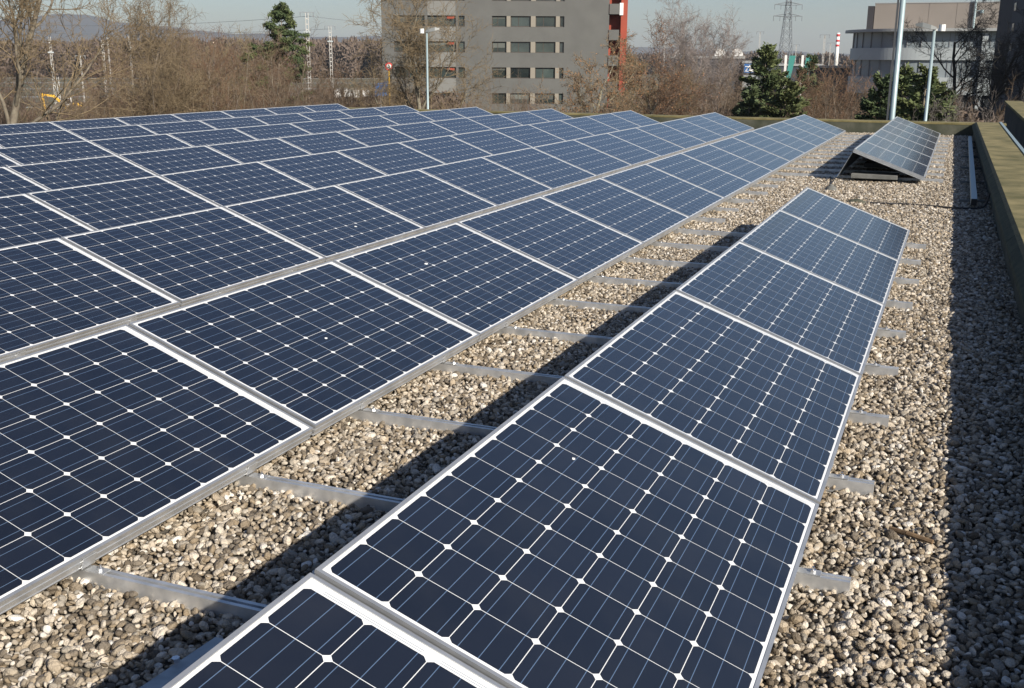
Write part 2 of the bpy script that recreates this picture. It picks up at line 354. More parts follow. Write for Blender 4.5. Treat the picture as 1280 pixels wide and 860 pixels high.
# ------------------------------------------------------------------ solar modules
W_, L_ = .99, 1.65; TILT = .35254; XA, PITCHR, Y0, STEP = -.2847, 2.0211, .1793, 1.67
def module_meshes():
    fr = MB()
    prof = [(-.011,-.002),(-.011,0),(0,0),(0,-.010),(-.0018,-.0115),(-.0018,-.021),(0,-.0225),(0,-.034),(-.0018,-.0355),(-.0018,-.045),(0,-.0465),(0,-.050),(-.028,-.050),(-.028,-.048),(-.004,-.047),(-.004,-.006),(-.011,-.006)]
    cs = [(0,0,-1,-1),(W_,0,1,-1),(W_,L_,1,1),(0,L_,-1,1)]; n = len(prof); vs = []
    for x,y,sx,sy in cs:
        for o_, d_ in prof: vs.append((x+sx*o_, y+sy*o_, d_))
    fs = []
    for k in range(4):
        for i in range(n): fs.append((k*n+i, k*n+(i+1)%n, ((k+1)%4)*n+(i+1)%n, ((k+1)%4)*n+i))
    fr.add(vs, fs)
    gl = MB(); gl.box(.0115,W_-.0115,.0115,L_-.0115,-.0058,-.0022)
    cl = MB()                      # clamp foot that holds the low edge on the rail
    cl.box(W_+.0005,W_+.004,-.028,.028,-.050,-.012)
    ct, st = math.cos(TILT), math.sin(TILT)
    def wl(dx, z): z -= 0; vx = W_*ct+dx; vz = z-W_*st; return (vx*ct-vz*st, vx*st+vz*ct)
    cl.prism([wl(-.012,-.0565),wl(.058,-.0565),wl(.058,-.053),wl(-.012,-.053)],-.018,.018)
    bo = MB(); A_, B_, C_ = wl(.034,-.053), wl(.034,-.045), wl(.034,-.036)
    bo.tube((A_[0],0,A_[1]),(B_[0],0,B_[1]),.009,n=6); bo.tube((B_[0],0,B_[1]),(C_[0],0,C_[1]),.004,n=8)
    return fr, gl, cl, bo
fr, gl, cl, bo = module_meshes()
# module root frame: origin at high edge corner, local x down the slope, local y along the row
def proto_module():
    t = empty('solar_panel', (0,0,0)); 
    f = fr.build('frame', M['alu'], t); g = gl.build('cell_laminate', M['cells'], t)
    c = []
    for yy in (.41,1.24):
        k = cl.build('clamp', M['alu_rail'], t); k.location = (0,yy,0); q = bo.build('bolt', M['bolt'], k, smooth=False); CH[k] = [q]; c.append(k)
    # wind deflector behind the high edge: local coordinates worked out from the world slope
    ct, st = math.cos(TILT), math.sin(TILT)
    def loc(dx, z): # dx from high edge (negative = behind), z height above low-edge plane -> local x,z
        hz = W_*st; vx, vz = dx, z-hz
        return (vx*ct-vz*st, vx*st+vz*ct)
    d = MB(); P_ = [loc(-.004,.325),loc(-.20,-.050),loc(-.235,-.050),loc(-.235,-.053),loc(-.198,-.053),loc(-.0015,.323)]
    d.prism(P_, .006, L_-.006)
    w_ = d.build('wind_deflector', M['steel'], t)
    CH[t] = [f,g,*c,w_]; t['category'] = 'solar panel'; return t
proto = proto_module(); used = False
ROWNAME = {0:'row nearest the right parapet', 1:'second row from the right', 2:'third row from the right', 3:'fourth row from the right', 4:'fifth row from the right', 5:'sixth row from the right', 6:'seventh row from the right', 7:'last row on the far left'}
def place_module(row, k, dx=0, dz=0, label='', group=''):
    global used
    xh = XA-row*PITCHR-W_*math.cos(TILT)+dx
    t = proto if not used else copy_tree(proto,(0,0,0),0)
    used = True
    t.location = (xh, Y0+k*STEP+.01, W_*math.sin(TILT)+dz)
    t.rotation_euler = (random.gauss(0,.0006), TILT+random.gauss(0,.0012), random.gauss(0,.0004))
    t['label'] = label; t['group'] = group
    return t
first = {0:0, 1:0, 2:1, 3:2, 4:3, 5:4, 6:5, 7:6}
for k in range(5,-1,-1):
    place_module(0,k,-.02,0,f'dark solar panel in the short foreground row, {ORD[5-k]} from its far end','solar panels of the foreground row')
for k in range(14,8,-1):
    place_module(0,k,-.05,0,f'silver framed panel of the far separate block, {ORD[14-k]} from its far end','solar panels of the far right block')
for row in range(1,8):
    for k in range(14, first[row]-1, -1):
        place_module(row,k,0,0,f'blue panel in the {ROWNAME[row]}, {ORD[14-k]} from the far end','solar panels of the long rows')

for nm_, row_, k_, x_, y_, s_ in (('a',1,3,.30,.62,.012),('b',1,2,.55,.75,.007),('c',0,1,.25,1.10,.006),('d',2,4,.7,.9,.010)):
    tgt = [o for o in bpy.data.objects if o.name.startswith('solar_panel') and abs(o.location.x-(XA-row_*PITCHR-W_*math.cos(TILT)))<.1 and abs(o.location.y-(Y0+k_*STEP+.01))<.05][0]
    b = MB(); rs_ = random.Random(nm_); n_ = 11; pts_ = [(x_+s_*math.cos(6.283*i/n_)*rs_.uniform(.5,1.3), y_+s_*1.5*math.sin(6.283*i/n_)*rs_.uniform(.5,1.2)) for i in range(n_)]
    b.prism(pts_,-.0021,-.0014,axis='z'); b.build('bird_dropping', M['white'], tgt)

# ------------------------------------------------------------------ rails
def rail(x0, x1, y, label):

    b = MB(); z1 = -.0575; z0 = GR+.004; h = .0195
    prof = [(-h,z0),(h,z0),(h,z1),(.006,z1),(.006,z1-.012),(-.006,z1-.012),(-.006,z1),(-h,z1)]
    prof = [(y+a, c) for a,c in prof]
    b.prism(prof, x0, x1, axis='x')
    o = b.build('mounting_rail', M['alu_rail']); 
    return tag(o, label, 'rail', 'aluminium rails under the solar panels')
XR = -.152
i = 0
for k in range(15):
    for off in (.42,1.25):
        y = Y0+k*STEP+off
        if k < 6: rail(-17.2, XR+random.uniform(-.012,.012), y, f'aluminium rail crossing the gravel under the foreground row, {ORD[i]} from the camera')
        elif k < 9: rail(-17.2, -2.05+random.uniform(-.03,.03), y, f'aluminium rail stub poking out beside the second row, {ORD[i]} from the camera')
        else: rail(-17.2, -.13+random.uniform(-.02,.02), y, f'aluminium rail running under the far right block, {ORD[i]} from the camera')
        i += 1
# rear plate of the nearest foreground panel
b = MB(); b.add([(-1.775,1.2,-.052),(-1.62,1.2,-.052),(-1.62,2.08,-.052),(-1.705,2.08,-.052),(-1.775,1.2,-.055),(-1.62,1.2,-.055),(-1.62,2.08,-.055),(-1.705,2.08,-.055)],[(0,1,2,3),(7,6,5,4),(0,4,5,1),(1,5,6,2),(2,6,7,3),(3,7,4,0)])
t = tag(b.build('rear_plate', M['steel']), 'bluish steel plate with a bolt behind the nearest foreground panel', 'metal plate')
q = MB(); q.tube((-1.722,1.94,-.052),(-1.722,1.94,-.040),.011,n=6); q.build('bolt', M['bolt'], t)
# ballast slabs under the block
for i_, (x, y) in enumerate(((-.98,15.45),(-.95,17.2),(-.95,18.9))):
    b = MB(); b.box(-.30,.30,-.20,.20,0,.06); o = b.build('ballast_slab', M['slab'], bevel=.006); o.location = (x,y,-.0565); o.rotation_euler = (0,0,random.uniform(-.03,.03))
    tag(o, ['concrete ballast slab in the open end under the far block','second concrete ballast slab deeper under the far block','third concrete ballast slab deepest under the far block'][i_], 'slab', 'ballast slabs')

# ------------------------------------------------------------------ small things on the roof
t = empty('cable_duct', (.245,0,0), 0, 'pale metal cable duct lying on feet beside the right parapet', 'cable duct')
b = MB(); b.prism([(-.032,-.06),(.032,-.06),(.032,.015),(-.032,.015)],12.85,24.3); b.build('duct', M['pole'], t, bevel=.003)
b = MB(); b.box(-.031,.031,12.83,12.849,-.058,.012); b.build('end_cap', M['black'], t)
for y in (13.4,15.6,17.8,20.0,22.2,24.0):
    b = MB(); b.box(-.15,.15,y-.03,y+.03,-.11,-.062); b.build('foot', M['slab'], t, bevel=.004)
def cable(pts, r, m, name, label, cat, n=8):
    cu = bpy.data.curves.new(name,'CURVE'); cu.dimensions = '3D'; cu.bevel_depth = r; cu.bevel_resolution = 2
    s = cu.splines.new('NURBS'); s.points.add(len(pts)-1); s.use_endpoint_u = True; s.order_u = 3
    for p_, q_ in zip(s.points, pts): p_.co = (*q_,1)
    o = bpy.data.objects.new(name, cu); me = bpy.data.meshes.new_from_object(o); bpy.data.objects.remove(o)
    me.materials.append(m); me.polygons.foreach_set('use_smooth',[True]*len(me.polygons)); o = bpy.data.objects.new(name, me); col.objects.link(o)
    return tag(o, label, cat)
cable([(-.95,12.86,-.088),(-.7,12.84,-.088),(-.5,12.90,-.088),(-.2,12.82,-.085),(.05,12.74,-.085),(.28,12.78,-.085),(.365,12.80,-.07),(.39,12.81,.08),(.42,12.82,.150),(.48,12.83,.194),(.62,12.84,.187),(.8,12.86,.187),(.99,12.87,.19),(1.03,12.87,.1),(1.04,12.87,-.4)], .010, M['cable'], 'cable', 'dark cable crossing the gravel and the top of the right parapet', 'cable')
cable([(-1.46,15.15,-.04),(-1.47,15.0,-.06),(-1.48,14.7,-.085),(-1.44,14.3,-.085),(-1.40,14.05,-.07)], .007, M['cable'], 'cable', 'black cable leaving the left foot of the far block', 'cable')
def cone_pot(x, y, s, name, label, m, cat):
    b = MB(); b.tube((0,0,0),(0,0,.055*s),.075*s,.045*s,n=16); b.tube((0,0,.055*s),(0,0,.075*s),.03*s,.026*s,n=12)
    o = b.build(name, m, bevel=.003); o.location = (x,y,GR+.012); return tag(o,label,cat)
cone_pot(-1.40,14.0,1.1,'plastic_weight','grey plastic weight on gravel between the foreground row and far block',M['slab'],'cable weight')
o = bpy.data.meshes.new('stone'); bm = bmesh.new(); bmesh.ops.create_icosphere(bm, subdivisions=3, radius=.5)
for v in bm.verts:
    v.co.x *= 1.15; v.co.y *= .8; v.co.z *= .6; v.co *= 1+.10*math.sin(v.co.x*9+1)*math.cos(v.co.y*8)
bm.to_mesh(o); bm.free(); o.materials.append(M['parwall']); o = bpy.data.objects.new('mossy_lump', o); col.objects.link(o); o.location = (-.99,12.85,-.10); o.scale = (.19,.17,.16)
tag(o,'dark mossy lump on the gravel just behind the foreground row','stone')
def stick(pts, r, label):
    b = MB()
    for a_, c_ in zip(pts, pts[1:]): b.tube(a_, c_, r, r*.93, n=8)
    return tag(b.build('stick', M['stick'], smooth=False), label, 'stick')
stick([(-.075,3.60,-.086),(-.02,3.565,-.078),(.062,3.53,-.080)], .0095, 'short brown stick lying on sunlit pebbles beside the shadow edge')

# ------------------------------------------------------------------ trees
def tubes_mesh(name, segs, m, parent=None, sides=3):
    """segs: array n x 8 (p0, p1, r0, r1)"""
    S = np.asarray(segs, float); n = len(S); p0 = S[:,0:3]; p1 = S[:,3:6]; r0 = S[:,6:7]; r1 = S[:,7:8]
    d = p1-p0; d /= np.linalg.norm(d,axis=1)[:,None]+1e-9
    ref = np.where(np.abs(d[:,2:3])>.9, np.array([[1.,0,0]]), np.array([[0,0,1.]])); a = np.cross(d,ref); a /= np.linalg.norm(a,axis=1)[:,None]; b_ = np.cross(d,a)
    V = np.empty((n,2*sides,3))
    for i in range(sides):
        c, s = math.cos(2*math.pi*i/sides), math.sin(2*math.pi*i/sides)
        V[:,i] = p0+(a*c+b_*s)*r0; V[:,sides+i] = p1+(a*c+b_*s)*r1
    F = np.array([[i,(i+1)%sides,sides+(i+1)%sides,sides+i] for i in range(sides)])
    Fa = (F[None]+np.arange(n)[:,None,None]*2*sides).reshape(-1,4)
    return raw_mesh(name, V.reshape(-1,3), Fa, 4, m, parent)
def raw_mesh(name, V, F, k, m, parent=None, smooth=False):
    me = bpy.data.meshes.new(name); me.vertices.add(len(V)); me.vertices.foreach_set('co', np.ascontiguousarray(V,dtype=np.float32).ravel())
    me.loops.add(F.size); me.loops.foreach_set('vertex_index', np.ascontiguousarray(F,dtype=np.int32).ravel())
    me.polygons.add(len(F)); me.polygons.foreach_set('loop_start', np.arange(0,F.size,k,dtype=np.int32)); me.polygons.foreach_set('loop_total', np.full(len(F),k,dtype=np.int32))
    me.update(); me.validate(); me.materials.append(m)
    o = bpy.data.objects.new(name, me); col.objects.link(o)
    if parent: o.parent = parent
    return o
def grow(rng, p, d, length, r, level, maxl, out, spec):
    n = spec['seg'][level]; seg = length/n; pos = Vector(p); dr = Vector(d).normalized(); rr = r
    kids = spec['kids'][level]; pts = []
    for i in range(n):
        dr = (dr + Vector((rng.gauss(0,1),rng.gauss(0,1),rng.gauss(0,1)))*spec['wob'][level] + Vector((0,0,spec['trop'][level]))).normalized()
        q = pos+dr*seg; r2 = r*(1-(i+1)/n*(1-spec['taper'])); out[min(level,2)].append((*pos,*q,rr,r2)); pts.append((pos.copy(),q.copy(),dr.copy(),r2)); pos = q; rr = r2
    if level >= maxl: return
    for j in range(kids):
        f = spec['start'][level]+(1-spec['start'][level])*((j+rng.random())/kids); ix = min(n-1,int(f*n)); a, c, dd, r2 = pts[ix]
        pp = a.lerp(c, f*n-ix); ax = dd.orthogonal().normalized(); ax.rotate(Matrix.Rotation(rng.uniform(0,6.283),3,dd))
        ang = R(rng.gauss(spec['ang'][level],9)); nd = dd*math.cos(ang)+ax*math.sin(ang)
        grow(rng, pp, nd, length*spec['lr'][level]*rng.uniform(.65,1.15)*(1-.45*f*(level==0)), max(r2*spec['rr'][level],spec['rmin']), level+1, maxl, out, spec)
TREE = dict(seg=[9,7,5,4,3],kids=[11,9,8,6,0],wob=[.06,.12,.16,.2,.25],trop=[.02,.08,.06,.03,0],taper=.35,start=[.32,.25,.2,.15,0],ang=[42,42,45,48,50],lr=[.55,.52,.5,.5,.5],rr=[.55,.6,.6,.7,.7],rmin=.0115)
def bare_tree(name, seed, H, r, spec, mb, mt, label, cat='tree', leaves=0, multi=1, lean=(0,0), leafm=None, leafs=.06):
    rng = random.Random(seed); out = [[],[],[]]; sp = dict(TREE); sp.update(spec)
    for k in range(multi):
        a = rng.uniform(0,6.283) if multi>1 else 0; sprd = rng.uniform(.05,sp.get('spread',.35)) if multi>1 else 0
        base = Vector((math.cos(a),math.sin(a),0))*rng.uniform(0,sp.get('base',.3))*(multi>1)
        grow(rng, base, (math.cos(a)*sprd+lean[0],math.sin(a)*sprd+lean[1],1), H*(rng.uniform(.7,1) if multi>1 else 1), r*(rng.uniform(.6,1) if multi>1 else 1), 0, sp.get('maxl',4), out, sp)
    t = empty(name, (0,0,0)); t['label'] = label; t['category'] = cat
    a = tubes_mesh('trunk', out[0]+[s for s in out[1]], mb, t, 7); c = tubes_mesh('crown', out[2], mt, t, 3)
    ch = [a,c]
    if leaves:
        S = np.array(out[2])[:, :3]; rs = np.random.RandomState(seed); P = S[rs.randint(0,len(S),leaves)]+rs.normal(0,.05,(leaves,3))
        ch.append(leaf_cloud('dead_leaves', P, leafs, leafm or M['deadleaf'], t, rs))
    CH[t] = ch; return t
def leaf_cloud(name, P, size, m, parent, rs, stretch=1.0, dirs=None):
    n = len(P); a = rs.normal(size=(n,3)); a /= np.linalg.norm(a,axis=1)[:,None]
    if dirs is not None: a = dirs
    b_ = np.cross(a, rs.normal(size=(n,3))); b_ /= np.linalg.norm(b_,axis=1)[:,None]
    s = size*rs.uniform(.6,1.3,(n,1)); V = np.stack([P-b_*s*.5, P+a*s*stretch-b_*s*.15, P+a*s*stretch*1.0+b_*s*.2, P+b_*s*.5],1)
    return raw_mesh(name, V.reshape(-1,3), np.arange(4*n).reshape(-1,4), 4, m, parent)
def spruce(seed, H, Rr, m, label, n=9000, ragged=.3):
    rs = np.random.RandomState(seed); rng = random.Random(seed); t = empty('conifer_tree',(0,0,0)); t['label'] = label; t['category'] = 'tree'
    tr = tubes_mesh('trunk', [(0,0,0,0,0,H*.96,.16,.02)], M['bark'], t, 8); P = []; D = []; br = []
    nb = int(H*9)
    for i in range(nb):
        f = .15+.84*(i/nb); z = H*f; L = Rr*(1-f)**.62*rng.uniform(1-ragged,1.2)*1.15+.15; a = rng.uniform(0,6.283); el = -.15+.55*f+rng.gauss(0,.08)
        d = np.array([math.cos(a)*math.cos(el),math.sin(a)*math.cos(el),math.sin(el)]); br.append((0,0,z,*(np.array([0,0,z])+d*L),.03,.008))
        k = max(8,int(n/nb*(L/Rr)*3.6)); s = rs.uniform(.15,1,(k,1)); 
        side = np.cross(d,[0,0,1]); side /= np.linalg.norm(side)
        w_ = rs.normal(0,1,(k,1))*.30*L*(1.15-s)+0; p = np.array([0,0,z])+d*L*s+side*w_+np.array([0,0,1])*(rs.normal(0,.06,(k,1))-.10*L*s**2+.12*L*s**3)
        P.append(p); dd = d*.7+side*np.sign(w_)*.6+rs.normal(0,.3,(k,3)); D.append(dd/np.linalg.norm(dd,axis=1)[:,None])
    P = np.concatenate(P); D = np.concatenate(D)
    tubes_mesh('branches', br, M['bark'], t, 3)
    c = leaf_cloud('crown', P, .095, m, t, rs, 1.9, D)
    CH[t] = [tr, c, *[o for o in t.children if o not in (tr,c)]]; return t
def pine(seed, H, Rr, m, label, clumps=60, start=.35):
    rs = np.random.RandomState(seed); rng = random.Random(seed); t = empty('pine_tree',(0,0,0)); t['label'] = label; t['category'] = 'tree'
    segs = []; pos = np.zeros(3)
    pts = [pos]
    for i in range(10):
        q = pos+np.array([rng.gauss(.05,.14),rng.gauss(0,.14),H/10]); segs.append((*pos,*q,.2*(1-i/11),.2*(1-(i+1)/11))); pos = q; pts.append(q)
    P = []; 
    for j in range(clumps):
        f = start+(1-start)*rng.random()**.8; i = min(9,int(f*10)); base = pts[i]+(pts[i+1]-pts[i])*(f*10-i)
        a = rng.uniform(0,6.283); L = Rr*(.10+1.0*((1-f)/(1-start))**.7)*rng.uniform(.3,1.15); el = rng.uniform(.05,.7)
        e = base+np.array([math.cos(a)*math.cos(el),math.sin(a)*math.cos(el),math.sin(el)])*L; segs.append((*base,*e,.04,.012))
        for q in range(rng.randint(3,6)):
            c = base+(e-base)*rng.uniform(.45,1.05)+rs.normal(0,.20,3); k = 95; x = rs.normal(0,1,(k,3)); x /= np.linalg.norm(x,axis=1)[:,None]; P.append(c+x*np.array([.34,.34,.12])*rs.uniform(.5,1,(k,1)))
    tr = tubes_mesh('trunk', segs, M['bark'], t, 6); c = leaf_cloud('crown', np.concatenate(P), .085, m, t, rs, 1.8); CH[t] = [tr,c]; return t

def put(t, u, D, rz=None, s=1, label=None, top=None, wide=1, z=GZ):
    p = gp(u, D, z); sc_ = (s,s,s) if not isinstance(s, tuple) else s
    t.location = p; t.rotation_euler = (0,0,random.uniform(0,6.28) if rz is None else rz); t.scale = sc_
    if top is not None:
        q = CH[t][1].data; a_ = np.empty(len(q.vertices)*3); q.vertices.foreach_get('co', a_); k_ = (at(u,top,D).z-GZ)/np.percentile(a_[2::3],99.3); t.scale = (k_*wide,k_*wide,k_)
    if label: t['label'] = label
    return t

# thicket bushes: six forms, each copied
BUSH = dict(seg=[7,5,4,3,2],kids=[9,7,6,3,0],wob=[.08,.16,.20,.2,.2],trop=[.04,.09,.06,.03,0],ang=[32,38,42,42,40],lr=[.42,.46,.5,.5,.5],rr=[.5,.55,.6,.7,.7],rmin=.0085,start=[.12,.15,.15,.1,0],spread=.42,base=.9,maxl=3,taper=.3)
forms = []; FH = []
for k, (mt, nm) in enumerate(((M['twig'],''),(M['twig'],''),(M['twig_red'],''),(M['twig_yellow'],''),(M['twig'],''),(M['twig_grey'],''))):
    forms.append(bare_tree('bare_bush', 40+k, 10, .075, BUSH, M['bark'], mt, '', 'bush', multi=15))
    zz_ = np.empty(len(CH[forms[-1]][1].data.vertices)*3); CH[forms[-1]][1].data.vertices.foreach_get('co', zz_); FH.append(np.percentile(zz_[2::3], 99))
usedf = set()
def bush(form, u, D, top_v, wide, label, group=None):
    ztop = at(u, top_v, D).z; s = (ztop-GZ)/FH[form]; sx = s*wide
    if form in usedf: t = copy_tree(forms[form], gp(u,D), random.uniform(0,6.28), (sx,sx,s), label, group)
    else:
        usedf.add(form); t = put(forms[form], u, D, s=(sx,sx,s), label=label)
        if group: t['group'] = group
    t['category'] = 'bush'; return t
thick = [ # u, distance, top v, form, width
 (-40,62,88,0,1.0),(-5,74,70,1,1.1),(14,55,122,3,.8),(38,95,122,4,.6),(66,60,140,0,.8),(97,88,100,1,.8),(118,60,112,3,.9),(140,95,70,2,1.1),(150,68,84,4,.9),(178,62,92,2,.9),(205,88,56,0,1.1),
 (222,66,50,1,1.0),(240,80,44,4,1.1),(262,64,46,2,1.0),(285,78,42,3,1.1),(300,92,40,0,1.1),(318,66,54,1,.9),(345,70,72,2,.9),(368,62,82,0,.9),(392,70,80,4,.9),(412,80,88,2,.9),(430,62,98,1,.8),(450,66,94,0,.8),(470,72,90,3,.9),(490,60,104,2,.8),(515,75,112,4,.8),(590,70,112,0,.8),(625,64,118,3,.7),(660,80,116,1,.8)]
thick.sort(key=lambda q: q[0])
for i, (u,D,v,f,wd) in enumerate(thick):
    c = {0:'brown',1:'brown',2:'reddish brown',3:'yellowish brown',4:'brown',5:'grey'}[f]
    bush(f,u,D,v,wd,f'bare {c} bush of the thicket beyond the roof, {ORD[i]} bush from the left','bushes of the thicket')
more = [(796,66,98,3,.8,'rust brown bush under the bare tree right of the red wall'),(828,72,92,3,.8,'olive brown bush right of the red wall, in front of the grey bare tree'),(850,60,102,2,.9,'low reddish bush between the red wall and the white domed shed'),
 (880,64,84,4,1.1,'tall brown bush below the left white dome'),(905,72,88,0,1.1,'wide brown bush in front of the dark shed'),(925,74,100,1,.9,'brown bush just left of the big conifer'),
 (1022,76,94,2,.9,'reddish bush between the big conifer and the round brown bush'),(1044,66,87,2,1.3,'big rounded red-brown bush left of the tall pole'),(1062,63,96,0,1.2,'denser brown bush crowding the right flank of the big rounded bush'),(1030,64,98,2,1.1,'red-brown bush crowding the left flank of the big rounded bush'),(1086,70,108,4,.8,'small brown bush just left of the tall pole'),
 (1212,48,124,5,.7,'pale twiggy shrub below the round building corner'),(1238,52,122,0,.75,'twiggy shrub below the dark tower'),(1192,64,130,4,.7,'low brown shrub right of the lamp post')]
for u,D,v,f,wd,l in more: bush(f,u,D,v,wd,l)

# single trees
t = bare_tree('bare_tree', 3, 13.5, .19, dict(kids=[12,10,9,7,0],trop=[.02,.10,.08,.03,0]), M['bark'], M['twig_yellow'], 'tall bare tree with forked dark limbs left of the thicket')
put(t, 181, 62, 1.0, top=-35)
t = bare_tree('bare_tree', 5, 13.5, .26, dict(kids=[11,10,8,6,0]), M['bark'], M['twig_yellow'], 'leaning bare tree at the far left edge', lean=(.50,.22))
put(t, -62, 50, 0, .95)
t = bare_tree('bare_tree', 11, 13, .22, dict(kids=[12,10,9,6,0],ang=[38,40,42,46,50],start=[.28,.2,.2,.15,0]), M['bark_pale'], M['twig_yellow'], 'wide bare tree with pale yellow twigs in front of the grey block')
put(t, 552, 58, .3, top=-45)
t = bare_tree('bare_tree', 17, 9.6, .17, dict(kids=[10,9,7,6,0],ang=[48,45,45,46,50],start=[.3,.2,.2,.15,0]), M['bark_pale'], M['twig_yellow'], 'pale barked tree with dead brown leaves before the red wall', leaves=2600)
put(t, 725, 52, 2.0, top=44)
t = bare_tree('bare_tree', 23, 10.2, .18, dict(kids=[11,9,7,6,0],ang=[40,42,45,46,50]), M['bark'], M['twig'], 'bare tree with rusty leftover leaves right of the red wall', leaves=3000)
put(t, 772, 56, .7, top=30)
t = bare_tree('bare_tree', 29, 9.0, .15, dict(kids=[11,9,7,6,0],ang=[52,46,45,46,50]), M['bark'], M['twig_yellow'], 'low spreading tree with rusty leaves behind the third row end', leaves=3600)
put(t, 815, 62, 2.6, top=62)
t = bare_tree('bare_tree', 31, 12.8, .11, dict(kids=[9,9,8,6,0],ang=[26,30,35,40,45],trop=[.03,.10,.08,.04,0],start=[.3,.2,.2,.1,0],spread=.35,base=.6), M['bark_pale'], M['twig_grey'], 'tall pale grey bare tree against the sky left of the domes', multi=6)
put(t, 868, 84, .2, top=8)
for u,D,v,sd,lb in ((1190,98,40,37,'dark bare tree in front of the round building, left of the two'),(1219,92,46,41,'dark bare tree in front of the round building, right of the two')):
    ztop = at(u,v,D).z; t = bare_tree('bare_tree', sd, 10, .22, dict(kids=[9,9,8,6,0],ang=[44,46,48,50,50],wob=[.12,.18,.2,.2,.2]), M['bark_dark'], M['bark_dark'], lb); put(t,u,D,None,(ztop-GZ)/10.4)
    t['group'] = 'dark bare trees before the round building'
# evergreens
t = pine(4, 12.0, 3.5, M['needle'], 'green pine rising above the thicket beside the rail masts', 52, .33); put(t,338,80,.6,1.0); t.scale = (1,1,(at(345,4,80).z-GZ)/12.4)
def spr(seed,u,D,v,Rr,m,l,n=9000):
    H = at(u,v,D).z-GZ; t = spruce(seed,H,Rr,m,l,n); put(t,u,D,None,1); return t
spr(1,957,66,56,2.5,M['needle'],'tall conifer, highest of the evergreens left of the tall pole',16000)
spr(2,985,60,98,2.6,M['needle'],'bushy lower conifer at the right foot of the tallest conifer',10000)
spr(8,940,62,108,1.8,M['needle_dark'],'low dark conifer at the left foot of the tallest conifer',7000)
spr(3,1012,92,68,2.2,M['needle_dark'],'small dark conifer peeping over the round brown bush',8000)
spr(4,1105,50,92,1.5,M['needle_dark'],'dark conifer directly left of the tall pole',8000)
spr(5,1131,54,82,1.7,M['needle'],'slim conifer directly right of the tall pole',9000)
spr(6,1160,50,84,2.2,M['needle'],'broad conifer behind the lamp post',12000)
spr(7,1182,55,104,1.7,M['needle_dark'],'low dark conifer right of the lamp post',8000)

# ------------------------------------------------------------------ buildings
def facade(b, xs, zs, holes, depth=.25, y=0):
    """wall sheet at local y with rectangular openings (set of (i,j)) and reveals"""
    for i in range(len(xs)-1):
        for j in range(len(zs)-1):
            x0,x1,z0,z1 = xs[i],xs[i+1],zs[j],zs[j+1]
            if (i,j) in holes:
                b.add([(x0,y,z0),(x1,y,z0),(x1,y+depth,z0),(x0,y+depth,z0)],[(0,1,2,3)]); b.add([(x0,y,z1),(x1,y,z1),(x1,y+depth,z1),(x0,y+depth,z1)],[(3,2,1,0)])
                if (i-1,j) not in holes: b.add([(x0,y,z0),(x0,y+depth,z0),(x0,y+depth,z1),(x0,y,z1)],[(0,1,2,3)])
                if (i+1,j) not in holes: b.add([(x1,y,z0),(x1,y+depth,z0),(x1,y+depth,z1),(x1,y,z1)],[(3,2,1,0)])
            else: b.add([(x0,y,z0),(x1,y,z0),(x1,y,z1),(x0,y,z1)],[(0,1,2,3)])
# grey office block
Dg = 130; rz = YAW; org = gp(478, Dg*1.0)
right = Vector((math.cos(rz),math.sin(rz),0))
dep = (org-Vector((0,0,0))).dot(Vector((-math.sin(YAW),math.cos(YAW),0)))
px = dep/FPX/math.cos(PITCH)*.985  # metres per photo pixel on the facade near the horizon
def gx(u): 
    d = ray(u,78); k = dep/(d.dot(Vector((-math.sin(YAW),math.cos(YAW),0)))); return (d*k-Vector((org.x,org.y,0))).dot(right)
def gz(v, u=640): 
    d = ray(u,v); k = dep/(d.dot(Vector((-math.sin(YAW),math.cos(YAW),0)))); return CAM_Z+d.z*k-GZ
T = empty('office_block', org, rz, 'grey office block with ribbon windows and a red end wall', 'building')
rows_v = [(20-32.2*3,33.5-32.2*3),(20-64.4,33.5-64.4),(-12.2,1.3),(20,33.5),(52.2,65.7),(84.4,97.9),(116.6,130),(148.8,162)]
us = [478,493,511,531.5,535,570,573,581,615,633,638,663,669,694,699,704.5,760]
xs = [gx(u) for u in us]; hz = sorted([(gz(b_),gz(a_)) for a_,b_ in rows_v]); zs = [0]
for a_,b_ in hz: zs += [a_,b_]
top = zs[-1]+1.6; zs.append(top)
opens = [1,2,4,6,8,10,12,14]; holes = {(i,j) for i in opens for j in range(1,len(zs)-1,2)}
b = MB(); facade(b, xs, zs, holes, .3)
WD = 14
x1 = xs[-1]; b.add([(0,0,0),(0,WD,0),(0,WD,top),(0,0,top)],[(0,1,2,3)]); b.add([(x1,0,0),(x1,WD,0),(x1,WD,top),(x1,0,top)],[(3,2,1,0)]); b.add([(0,WD,0),(x1,WD,0),(x1,WD,top),(0,WD,top)],[(3,2,1,0)]); b.add([(0,0,top),(x1,0,top),(x1,WD,top),(0,WD,top)],[(0,1,2,3)])
b.build('wall', M['facade'], T)
b = MB()
for j in range(2,len(zs)-1,2): b.box(xs[4],xs[5]-.02,-.04,-.005,zs[j]+.02,zs[j+1]-.02)
b.build('light_panels', M['facade_light'], T)
b = MB()
for i in (9,11,13):
    for j in range(1,len(zs)-1,2): b.box(xs[i]+.005,xs[i+1]-.005,-.03,-.004,zs[j]+.005,zs[j+1]-.005)
b.build('piers', M['pier'], T)
